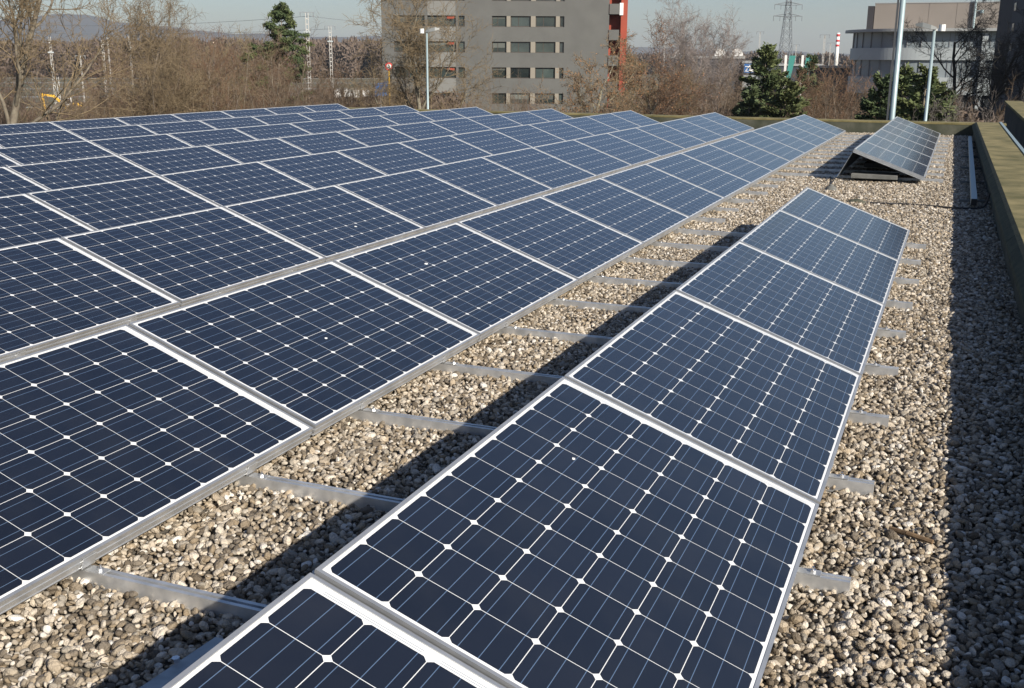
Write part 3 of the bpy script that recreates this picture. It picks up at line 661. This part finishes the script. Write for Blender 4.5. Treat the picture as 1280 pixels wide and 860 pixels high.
for i in opens:
    for j in range(1,len(zs)-1,2):
        x0_,x1_,z0_,z1_ = xs[i]+.01,xs[i+1]-.01,zs[j]+.01,zs[j+1]-.01
        w_ = MB(); e=.07
        w_.box(x0_,x1_,.2,.27,z0_,z0_+e); w_.box(x0_,x1_,.2,.27,z1_-e,z1_); w_.box(x0_,x0_+e,.2,.27,z0_+e,z1_-e); w_.box(x1_-e,x1_,.2,.27,z0_+e,z1_-e)
        if x1_-x0_ > 1.6: xm = x0_+(x1_-x0_)*.38; w_.box(xm,xm+.06,.2,.27,z0_+e,z1_-e)
        f_ = w_.build('window', M['wframe'], T); g_ = MB(); g_.box(x0_+e,x1_-e,.225,.235,z0_+e,z1_-e); g_.build('pane', M['glass'], f_)
        if x1_-x0_ > 1 and random.random() < .45: hh = random.choice((.2,.3,.5)); g_ = MB(); g_.box(x0_+e,x1_-e,.212,.222,z1_-e-(z1_-z0_)*hh,z1_-e); g_.build('blind', M['blind'], f_)
# small red awning fittings and pale sills seen below some windows
b = MB()
for j in (5,7,9): b.box(xs[5]-1.0,xs[5]-.15,-.10,-.045,zs[j+1]-.34 if j!=5 else zs[j+1]-.34,zs[j+1]-.10)
b.build('red_blind', M['red'], T)
# red end with grey balconies
xr0, xr1 = gx(760), gx(782.5)
b = MB(); b.box(xr0,xr1,.0+1.3,WD,0,top+.4); b.box(gx(774.5),xr1,-.01,1.29,0,top+.4); b.build('red_wall', M['red'], T)
for k,(va,vb) in enumerate(((4,17),(36.5,49.5),(68.5,81.5),(101,114),(-28,-15),(-60,-47))):
    bb = MB(); bb.box(xr0+.005,gx(772.5),-.12,.0,gz(vb),gz(va)); bb.box(xr0+.005,gx(772.5),.001,1.28,gz(vb),gz(vb)+.18); o = bb.build('balcony', M['facade'], T)
    if k in (0,4): bb = MB(); bb.box(gx(772.6),gx(777),-.16,.0,gz(vb)-.1,gz(va)+.1); bb.build('white_screen', M['white'], o)

# round building
Dr = 160
def band(b, R_, cx, cy, a0, a1, z0, z1, x_end, n=28, thick=.3):
    """quarter round left end followed by a straight run to x_end; local: front = -y"""
    pts = [(cx+R_*math.cos(a0+(a1-a0)*i/n), cy+R_*math.sin(a0+(a1-a0)*i/n)) for i in range(n+1)] + [(x_end, cy-R_)]
    inn = [(cx+(R_-thick)*math.cos(a0+(a1-a0)*i/n), cy+(R_-thick)*math.sin(a0+(a1-a0)*i/n)) for i in range(n+1)] + [(x_end, cy-R_+thick)]
    m = len(pts); vs = [(x,y,z) for z in (z0,z1) for x,y in pts]+[(x,y,z) for z in (z0,z1) for x,y in inn]
    fs = []
    for i in range(m-1): fs += [(i,i+1,m+i+1,m+i),(2*m+i,3*m+i,3*m+i+1,2*m+i+1),(i,2*m+i,2*m+i+1,i+1),(m+i,m+i+1,3*m+i+1,3*m+i)]
    fs += [(m-1,3*m-1,4*m-1,2*m-1),(0,m,3*m,2*m)]
    b.add(vs, fs)
org = gp(1058, Dr); rzr = face_cam(1150, Dr)
T = empty('round_building', org, rzr, 'low grey office building with a rounded left end and overhanging roof', 'building')
def rz_(v, u=1120): return at(u, v, Dr).z-GZ
Wd = (gp(1262,Dr)-org).length; RR = 9.5; CX, CY = RR, 7.0
A0, A1 = math.pi, 1.5*math.pi
b = MB()
for va,vb in ((75,60),(117,96)): band(b, RR, CX, CY, A0, A1, rz_(va), rz_(vb), Wd)
b.build('spandrel_panels', M['spandrel'], T)
for va,vb,m in ((60,40,'rglass'),(96,75,'rglass'),(175,117,'rglass_dark')):
    b = MB(); band(b, RR-.35, CX, CY, A0, A1, rz_(va)+.002, rz_(vb)-.002, Wd-.1); b.build('glazing', M[m], T)
b = MB(); band(b, RR+.9, CX, CY, A0, A1, rz_(40), rz_(36.5), Wd, thick=1.3); b.build('roof_edge', M['roofedge'], T)
b = MB(); 
n=24; pts = [(CX+RR*math.cos(A0+(A1-A0)*i/n), CY+RR*math.sin(A0+(A1-A0)*i/n)) for i in range(n+1)]+[(Wd,CY-RR),(Wd,CY+8),(0,CY+8)]
b.prism([(x,y) for x,y in pts], rz_(38.5), rz_(37.5), axis='z'); b.build('roof', M['roofedge'], T)
b = MB()
for i in range(0,9):
    a = A0+(A1-A0)*i/8; x,y = CX+(RR-.30)*math.cos(a), CY+(RR-.30)*math.sin(a); b.tube((x,y,0),(x,y,rz_(40.2)),.09,n=6)
x = CX+1.6
while x < Wd-.5: b.box(x-.05,x+.05,CY-RR+.28,CY-RR+.345,0,rz_(40.2)); x += .62 if x > Wd*.55 else 1.9
b.build('mullions', M['rmull'], T)
b = MB(); xx = (gp(1227,Dr)-org).length; b.box(xx-.35,xx+.35,CY-RR-.32,CY-RR-.003,0,rz_(40.2)); b.build('white_column', M['spandrel'], T)
b = MB(); x0_ = (gp(1086,Dr)-org).length; zz = at(1150,5,Dr+6).z-GZ
for k in range(5): 
    a_ = x0_+(Wd-x0_)*k/5; b.box(a_+.03,x0_+(Wd-x0_)*(k+1)/5-.03,CY-3,CY+6,rz_(37.4),zz)
b.box(x0_+.1,Wd-.1,CY-2.97,CY+5.9,rz_(37.4),zz-.05); b.build('upper_block', M['brown'], T)
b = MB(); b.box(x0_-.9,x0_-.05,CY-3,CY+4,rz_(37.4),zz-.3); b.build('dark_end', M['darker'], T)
b = MB(); b.box(x0_-.02,Wd,CY-3.06,CY+6.05,zz+.002,zz+.12); b.build('parapet_trim', M['roofedge'], T)
b = MB(); xm = (gp(1213,Dr)-org).length; b.tube((xm,CY-3.3,rz_(37)),(xm,CY-3.3,zz+4),.16,n=8); b.tube((xm+.9,CY-3.3,rz_(16)),(xm+.9,CY-3.3,rz_(12)),.22,n=8); b.tube((xm,CY-3.3,rz_(13)),(xm+.9,CY-3.3,rz_(13)),.05,n=6); b.build('roof_mast', M['pole'], T)

# dark tower at the right edge: its long wall faces left, away from the sun
pA = gp(1240,118); pB = gp(1258,108); pC = gp(1318,86)
T = empty('dark_tower', (pC.x,pC.y,GZ), 0, 'dark tall tower with small square windows at the right edge', 'tower block')
def wallbox(b, p, q, th, z1, z0=0, o=0):
    d = (q-p); d.z = 0; d.normalize(); n = Vector((-d.y,d.x,0)); 
    a_ = p+n*o; c_ = q+n*o; vs = [a_,c_,c_+n*th,a_+n*th]; vs = [Vector((v.x-pC.x,v.y-pC.y,0)) for v in vs]
    b.add([(v.x,v.y,z0) for v in vs]+[(v.x,v.y,z1) for v in vs],[(3,2,1,0),(4,5,6,7),(0,1,5,4),(1,2,6,5),(2,3,7,6),(3,0,4,7)])
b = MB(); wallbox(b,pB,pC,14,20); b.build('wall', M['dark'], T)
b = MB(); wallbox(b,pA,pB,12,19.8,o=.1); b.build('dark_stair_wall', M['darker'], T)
for v in (11.5,37,61.5,86,110):
    w_ = MB(); z = at(1260,v,107).z-GZ; a_ = pB.lerp(pC,.045); c_ = pB.lerp(pC,.095); wallbox(w_,a_,c_,.1,z+.5,z-.15,-.04); w_.build('window', M['rglass_dark'], T)

# low industrial sheds with white domes
Ds = 165
def shed(u0,u1,v0,v1,D,depth,m,name,label,cat='building'):
    p = gp(u0,D); q = gp(u1,D); rz = math.atan2(q.y-p.y,q.x-p.x); t = empty(name, p, rz, label, cat); L = (q-p).length
    z1 = at((u0+u1)/2,v0,D).z-GZ; b = MB(); b.box(0,L,0,depth,0,z1); b.build('wall', m, t); 
    b = MB(); b.box(-.2,L+.2,-.2,depth+.2,z1+.002,z1+.35); b.build('roof', M['roofedge'], t); return t, L, z1
t, L, z1 = shed(838,929,73,100,Ds,14,M['shed'],'industrial_shed','dark blue shed with white domed rooflights behind the brown bushes')
for k,(ua,ub) in enumerate(((843,862),(893,907),(913,928.5))):
    xa = L*(ua-838)/91; xb = L*(ub-838)/91; n = 10; b = MB(); cx = (xa+xb)/2; rx = (xb-xa)/2
    prof = [(cx+rx*math.cos(math.pi*i/n), z1+.36+1.05*math.sin(math.pi*i/n)) for i in range(n+1)]; b.prism(prof,.2,9); b.build('dome', M['white'], t)
t, L, z1 = shed(929.5,948,79,100,Ds-1,10,M['spandrel'],'sign_building','pale shed with a blue and white sign left of the conifer')
b = MB(); b.box(.15,L-.1,-.35,-.215,z1-1.35,z1-.1); s_ = b.build('sign_board', M['blue'], t)
b = MB(); b.box(.85,L-.15,-.38,-.352,z1-1.2,z1-.25); s2 = b.build('white_field', M['white'], s_)
tx = bpy.data.curves.new('lettering','FONT'); tx.body = 'Z'; tx.size = 1.1; tx.extrude = .01; to = bpy.data.objects.new('lettering', tx); me = bpy.data.meshes.new_from_object(to); bpy.data.objects.remove(to)
me.materials.append(M['white']); lo = bpy.data.objects.new('lettering', me); col.objects.link(lo); lo.parent = s_; lo.location = (.2,-.365,z1-1.17); lo.rotation_euler = (R(90),0,0)
shed(1026,1075,85,100,175,12,M['shed'],'long_shed','long low dark shed between the small conifer and round building')
shed(946,1026,82.5,97,185,12,M['shed'],'long_shed','low shed with a pale roof behind the tallest conifer')
for u,l in ((982,'teal roller frame with white post standing before the low shed, left one'),(1003,'teal frame with white post standing before the low shed, right one')):
    p = gp(u,150); t = empty('teal_frame', p, face_cam(u,150), l, 'frame', 'teal frames by the sheds'); z0 = 0; z1 = at(u,69,150).z-GZ
    b = MB(); b.box(-.15,.15,-.1,.1,0,z1); b.build('post', M['white'], t)
    b = MB(); b.prism([(.2,z1-3.0),(.45,z1-.05),(1.25,z1-.05),(.75,z1-3.0)],-.05,.05); b.build('panel', M['teal'], t)

# ------------------------------------------------------------------ poles and masts
def lamp(u, D, v_top, r, label, side=1):
    p = gp(u,D); H = at(u,v_top,D).z-GZ; t = empty('street_lamp', p, face_cam(u,D), label, 'street lamp')
    b = MB(); b.tube((0,0,0),(0,0,H),r*1.25,r*.8,n=12); b.build('pole', M['pole'], t, smooth=True)
    b = MB(); n = 8; 
    vs = []; 
    for x_, w2, h0, h1 in ((-.05,.07,.02,.09),(.10,.11,.03,.15),(.33,.12,.08,.22),(.52,.07,.13,.19)):
        vs += [(-side*x_,-w2,H+h0),(-side*x_,w2,H+h0),(-side*x_,w2*.7,H+h1),(-side*x_,-w2*.7,H+h1)]
    fs = [(0,1,2,3),(15,14,13,12)]
    for k in range(3):
        for i in range(4): fs.append((4*k+i,4*k+(i+1)%4,4*k+4+(i+1)%4,4*k+4+i))
    b.add(vs, fs); b.build('lamp_head', M['cladding_lamp'], t)
    b = MB(); b.tube((side*.2,0,H-.02),(side*.2,0,H+.16),.09,n=10); b.box(-.05,side*.2 if side>0 else .05,-.03,.03,H-.01,H+.04) ; b.build('sensor_box', M['white'], t); return t
lamp(1164,34,38,.055,'pale lamp post with angled head in front of the conifers',1)
lamp(534,46,41,.05,'slim lamp post in front of the grey office block',-1)
p = gp(1121.5,29); b = MB(); b.tube((0,0,0),(0,0,14),.078,.065,n=16); t = b.build('mast_pole', M['pole'], smooth=True); t.location = p; tag(t,'tall thick pale pole rising above the far solar block out of the picture','pole')
b = MB(); b.box(-.135,-.085,-.03,.03,0,14); b.build('shade_strip', M['dark'], t); t.rotation_euler = (0,0,face_cam(1121,29))  # dark strip standing in for the pole's shadowed side
def rail_mast(u, D, v_top, label, arms=True, lampb=False, w=.20):
    p = gp(u,D); H = at(u,v_top,D).z-GZ; t = empty('catenary_mast', p, face_cam(u,D), label, 'rail mast', 'masts of the railway yard')
    b = MB()
    for sx in (-w,w): b.box(sx-.055,sx+.055,-.10,.10,0,H)
    k = 0; z = .4
    while z < H-.5: b.box(-w+.056,w-.056,-.06,.06,z,z+.16); z += .8
    b.build('lattice_post', M['mast'], t)
    if arms:
        b = MB(); b.box(-1.1,1.1,-.07,.07,H+.01,H+.13); 
        for sx in (-1.0,0,1.0): b.tube((sx,0,H-.65),(sx,0,H),.06,n=6)
        b.build('cross_arm', M['pylon'], t)
    if lampb:
        b = MB(); b.box(-.6,.5,-.25,-.12,H-3.0,H-2.75); b.build('lamp_arm', M['spandrel'], t)
    return t
rail_mast(386,175,16,'lattice rail mast with cross arm right of the pine',True,True)
rail_mast(414,225,33,'rail mast standing right of the tallest mast',True,True,.22)
rail_mast(65,230,46,'pale rail mast with lamp near the yellow excavator',False,True,.16)
rail_mast(70,215,96,'short rail mast directly behind the yellow excavator',False,False,.16)
rail_mast(130,250,50,'pale rail mast between excavator and the tall bare tree',False,False,.18)
rail_mast(137,300,47,'thin rail mast just left of the tall bare tree',False,False,.10)
rail_mast(164,280,44,'rail mast behind the tall bare tree',False,True,.14)
rail_mast(101,260,70,'short mast with dark cross bar left of the tall bare tree',True,False,.1)
rail_mast(830,320,32,'thin mast with cross arms left of the grey bare tree',True,False,.10)
rail_mast(948,330,40,'thin mast with cross arms left of the big pylon',True,False,.12)
rail_mast(1028.5,260,44,'tall floodlight mast left of the chimney',True,False,.14)
rail_mast(1036.5,330,54,'shorter mast next to the chimney',True,False,.10)
rail_mast(994,400,56,'small mast right of the big pylon',True,False,.10)
# overhead wires
def wire(pa, pb, sag, r, label):
    pts = [pa.lerp(pb,i/14)-Vector((0,0,sag*4*(i/14)*(1-i/14))) for i in range(15)]
    return tag(tubes_mesh('overhead_wire', [(*a,*c,r,r) for a,c in zip(pts,pts[1:])], M['pylon'], None, 4), label, 'wire', 'overhead wires')
wire(at(384,20,175),at(700,34,300),1.2,.03,'upper overhead wire from the tallest rail mast to the right')
wire(at(388,20,175),at(-60,26,260),1.2,.03,'overhead wire from the tallest rail mast to the left')
wire(at(414,36,225),at(-60,36,330),1.2,.035,'lower overhead wire running left from the second rail mast')

def pylon(u, D, v_top, wbase, arms, label):
    p = gp(u,D); H = at(u,v_top,D).z-GZ; t = empty('power_pylon', p, face_cam(u,D)+.3, label, 'pylon', 'electricity pylons')
    S = []; r = .16*D/500
    def hw(z): return wbase*(1-z/H)*.5+ .55
    n = 13; zz = [H*(1-(1-i/n)**1.25) for i in range(n+1)]
    cs = ((-1,-1),(1,-1),(1,1),(-1,1))
    for i in range(n):
        a, c = hw(zz[i]), hw(zz[i+1])
        for k in range(4):
            s0, s1 = cs[k], cs[(k+1)%4]
            S.append((s0[0]*a,s0[1]*a,zz[i],s0[0]*c,s0[1]*c,zz[i+1],r,r)); S.append((s0[0]*a,s0[1]*a,zz[i],s1[0]*c,s1[1]*c,zz[i+1],r*.6,r*.6)); S.append((s1[0]*a,s1[1]*a,zz[i],s0[0]*c,s0[1]*c,zz[i+1],r*.6,r*.6))
    tubes_mesh('lattice_tower', S, M['pylon'], t, 4)
    for z, w2 in arms:
        z = H*z; A = []
        for sx in (-1,1):
            A += [(0,-.5,z+.9,sx*w2,0,z,r,r),(0,.5,z+.9,sx*w2,0,z,r,r),(0,-.5,z-.3,sx*w2,0,z,r,r),(0,.5,z-.3,sx*w2,0,z,r,r)]
            for q in (1,.55): A.append((sx*w2*q,0,z,sx*w2*q,0,z-1.8,r*.9,r*.9))
        tubes_mesh('cross_arm', A, M['pylon'], t, 4)
    return t
pylon(981,430,-12,4.6,((.98,3.0),(.86,5.2),(.745,5.4)),'large lattice power pylon against the sky above the conifer')
pylon(1108,900,14,5,((.93,6.4),(.78,8)),'distant power pylon showing over the round building roof')
# chimney
p = gp(1045,800); t = empty('chimney', p, 0, 'distant white chimney with red bands', 'chimney'); H = at(1045,41,800).z-GZ; z0 = at(1045,74,800).z-GZ
b = MB(); b.tube((0,0,0),(0,0,H),1.5,1.1,n=16); b.build('shaft', M['white'], t, smooth=True)
b = MB()
for f0,f1 in ((.48,.56),(.66,.74),(.86,.95)):
    za, zb = z0+(H-z0)*f0, z0+(H-z0)*f1; b.tube((0,0,za),(0,0,zb),1.53-.4*za/H+.03,1.53-.4*zb/H+.03,n=16)
b.build('red_bands', M['sred'], t, smooth=True)

# ------------------------------------------------------------------ railway yard, excavator, signs
for i,(D,wd) in enumerate(((235,5),(300,5),(380,7),(480,8),(600,9))):
    d0 = Vector((-math.sin(YAW+.25),math.cos(YAW+.25),0)); s_ = Vector((d0.y,-d0.x,0)); c = d0*D; b = MB()
    a_ = c-s_*420; e_ = c+s_*260
    b.add([a_-d0*wd*.5+Vector((0,0,GZ+.02)),e_-d0*wd*.5+Vector((0,0,GZ+.02)),e_+d0*wd*.5+Vector((0,0,GZ+.02)),a_+d0*wd*.5+Vector((0,0,GZ+.02))],[(0,1,2,3)])
    tag(b.build('railway_track_bed', M['ballast']), kind='structure')
    b = MB()
    for o_ in (-1.4,1.4):
        q0 = a_+d0*o_; q1 = e_+d0*o_; b.tube(q0+Vector((0,0,GZ+.12)),q1+Vector((0,0,GZ+.12)),.06,n=4)
    tag(b.build('railway_rails', M['pylon']), f'pair of steel rails in the railway yard, {ORD[i]} track from the thicket', 'rails', 'railway tracks')
def excavator():
    D = 205; t = empty('excavator', gp(72,D,GZ), face_cam(72,D), 'small yellow excavator with a raised angled arm in the railway yard', 'excavator'); Y = M['yellow']
    z = at(72,139,D).z-GZ; z = max(0,z)
    t.location.z = GZ+max(0,z-1.0)
    b = MB()
    for sy in (-1.1,.7): b.prism([(.2,.1),(3.2,.1),(3.5,.45),(3.2,.8),(.2,.8),(-.1,.45)],sy,sy+.5)
    b.build('tracks', M['black'], t, bevel=.04)
    b = MB(); b.prism([(.4,.9),(3.6,.9),(3.7,1.7),(3.1,2.0),(1.7,2.0),(1.6,1.5),(.4,1.4)],-.9,.9); b.build('body', Y, t, bevel=.05)
    b = MB(); b.prism([(.5,1.42),(1.55,1.42),(1.55,2.9),(.8,2.9)],-.85,.0); c = b.build('cab', M['white'], t, bevel=.04)
    b = MB(); b.prism([(.62,1.9),(1.4,1.9),(1.4,2.7),(.9,2.7)],-.87,-.852); b.build('window', M['rglass_dark'], c)
    b = MB(); b.prism([(.4,1.3),(.7,1.6),(-1.0,3.3),(-2.9,3.5),(-2.9,3.2),(-1.2,2.95)],.15,.5); b.build('boom', Y, t)
    b = MB(); b.prism([(-2.7,3.6),(-3.1,3.5),(-2.75,1.2),(-2.5,1.2)],.18,.46); b.build('arm', Y, t)
    b = MB(); b.prism([(-2.9,1.2),(-2.3,1.25),(-2.1,.7),(-2.6,.35),(-3.0,.7)],-.1,.75); b.build('bucket', Y, t); t.scale = (1.05,1.05,1.05)
excavator()
def sign(u, v, D, kind, label):
    p = gp(u,D); z = at(u,v,D).z-GZ; t = empty('railway_sign', p, face_cam(u,D), label, 'sign')
    b = MB(); b.tube((0,.06,0),(0,.06,z),.05,n=8); b.build('post', M['yellow'] if kind=='ring' else M['mast'], t)
    if kind == 'ring':
        b = MB(); n=20; b.prism([(  .27*math.cos(2*math.pi*i/n), z+.27*math.sin(2*math.pi*i/n)) for i in range(n)],-.03,.0); o = b.build('board', M['sred'], t)
        b = MB(); b.prism([(.17*math.cos(2*math.pi*i/n), z+.17*math.sin(2*math.pi*i/n)) for i in range(n)],-.05,-.032); b.build('white_disc', M['white'], o)
        b = MB(); b.prism([(-.10,z-.10),(.02,z-.12),(.10,z-.02),(.02,z+.10),(-.06,z+.12),(.03,z-.01),(.0,z-.05),(-.10,z-.05)],-.065,-.052); b.build('mark', M['black'], o)
    elif kind == 'blue':
        b = MB(); b.prism([(-.45,z-.55),(.55,z-.50),(.55,z+.55),(-.45,z+.35)],-.03,.0); b.build('board', M['blue'], t)
    else:
        for i in range(4): 
            b = MB(); b.box(-1.3+i*.72,-.8+i*.72,-.03,.0,z-.3+.08*(i%2),z+.3); b.build('board', M['white'], t)
    return t
sign(486,83,80,'ring','round red and white sign on a yellow post left of the grey block')
sign(475,111,84,'blue','blue board with white stroke left of the grey block')
sign(438,117,86,'marks','row of small white boards among the bushes left of the blue board')

# ------------------------------------------------------------------ far forest and hills
def forest(name, u0, u1, D0, D1, vtop, n_tree, per, label, seed, size):
    rs = np.random.RandomState(seed); P = []
    for i in range(n_tree):
        f = rs.rand(); u = u0+(u1-u0)*f; D = rs.uniform(D0,D1); p = gp(u,D); vt = np.interp(f,[0,.25,.5,.75,1],vtop); H = at(u,vt,D0).z-GZ; H *= rs.uniform(.78,1.0)
        rr = H*.22; k = per; x = rs.normal(0,1,(k,3)); x /= np.linalg.norm(x,axis=1)[:,None]; x *= rs.uniform(.35,1,(k,1))**.5
        P.append(np.array([p.x,p.y,GZ+H*.5])+x*np.array([rr,rr,H*.5]))
    P = np.concatenate(P); up = np.tile([0,0,1.],(len(P),1))+rs.normal(0,.8,(len(P),3)); up /= np.linalg.norm(up,axis=1)[:,None]
    return tag(leaf_cloud(name,P,size,M['forest'],None,rs,2.2,up), label, 'forest', kind='stuff')
forest('forest',-120,520,620,760,[52,50,47,46,47],620,420,'bare brown forest edge beyond the railway yard',5,1.1)
forest('forest',780,1100,900,1100,[70,68,67,70,72],260,220,'low distant wood right of the grey block',6,2.0)
forest('undergrowth',-150,575,88,120,[150,150,116,114,124],520,320,'tangled brown undergrowth behind the thicket bushes',9,.22)
forest('undergrowth',760,1260,80,110,[126,124,128,130,142],300,320,'brown undergrowth behind the conifers and the round bush',10,.2)
def hills():
    rs = np.random.RandomState(2); vs = []; fs = []; nu = 160; prof = [0,.5,.85,1,.8,.3]
    for i in range(nu):
        u = -900+ (2600)*i/(nu-1); D = 3600
        vt = np.interp(u,[-900,-200,0,60,110,160,230,320,420,520,700,900,1100,1300,1700],[40,34,30,23,22,30,38,43,45,45.5,52,60,64,66,66])
        vt += 1.2*math.sin(u*.05)+.8*math.sin(u*.13+1)
        H = at(640,vt,D).z-GZ
        for j,f in enumerate(prof):
            d = ray(u,78); k = 1/math.hypot(d.x,d.y); DD = 3000+j*260; vs.append((d.x*k*DD,d.y*k*DD,GZ-2+max(0,H*f)))
    m = len(prof)
    for i in range(nu-1):
        for j in range(m-1): fs.append((i*m+j,(i+1)*m+j,(i+1)*m+j+1,i*m+j+1))
    b = MB(); b.add(vs,fs); tag(b.build('hills', M['hill'], smooth=True), kind='structure')
hills()

# ------------------------------------------------------------------ haze
HAZE = .00012
if HAZE:
    b = MB(); b.box(-7500,7500,-7500,7500,GZ-1,190); o = b.build('haze', None or M['hill']); o.data.materials.clear()
    m = bpy.data.materials.new('haze_air'); m.use_nodes = True; t = m.node_tree; t.nodes.clear()
    ou = t.nodes.new('ShaderNodeOutputMaterial'); pv = t.nodes.new('ShaderNodeVolumePrincipled'); pv.inputs['Color'].default_value = (.84,.92,1,1); pv.inputs['Density'].default_value = HAZE; pv.inputs['Anisotropy'].default_value = .2
    t.links.new(pv.outputs[0], ou.inputs['Volume']); o.data.materials.append(m); tag(o,'thin bluish winter haze in the air over the valley','haze',kind='stuff')
print('objects', len(bpy.data.objects))
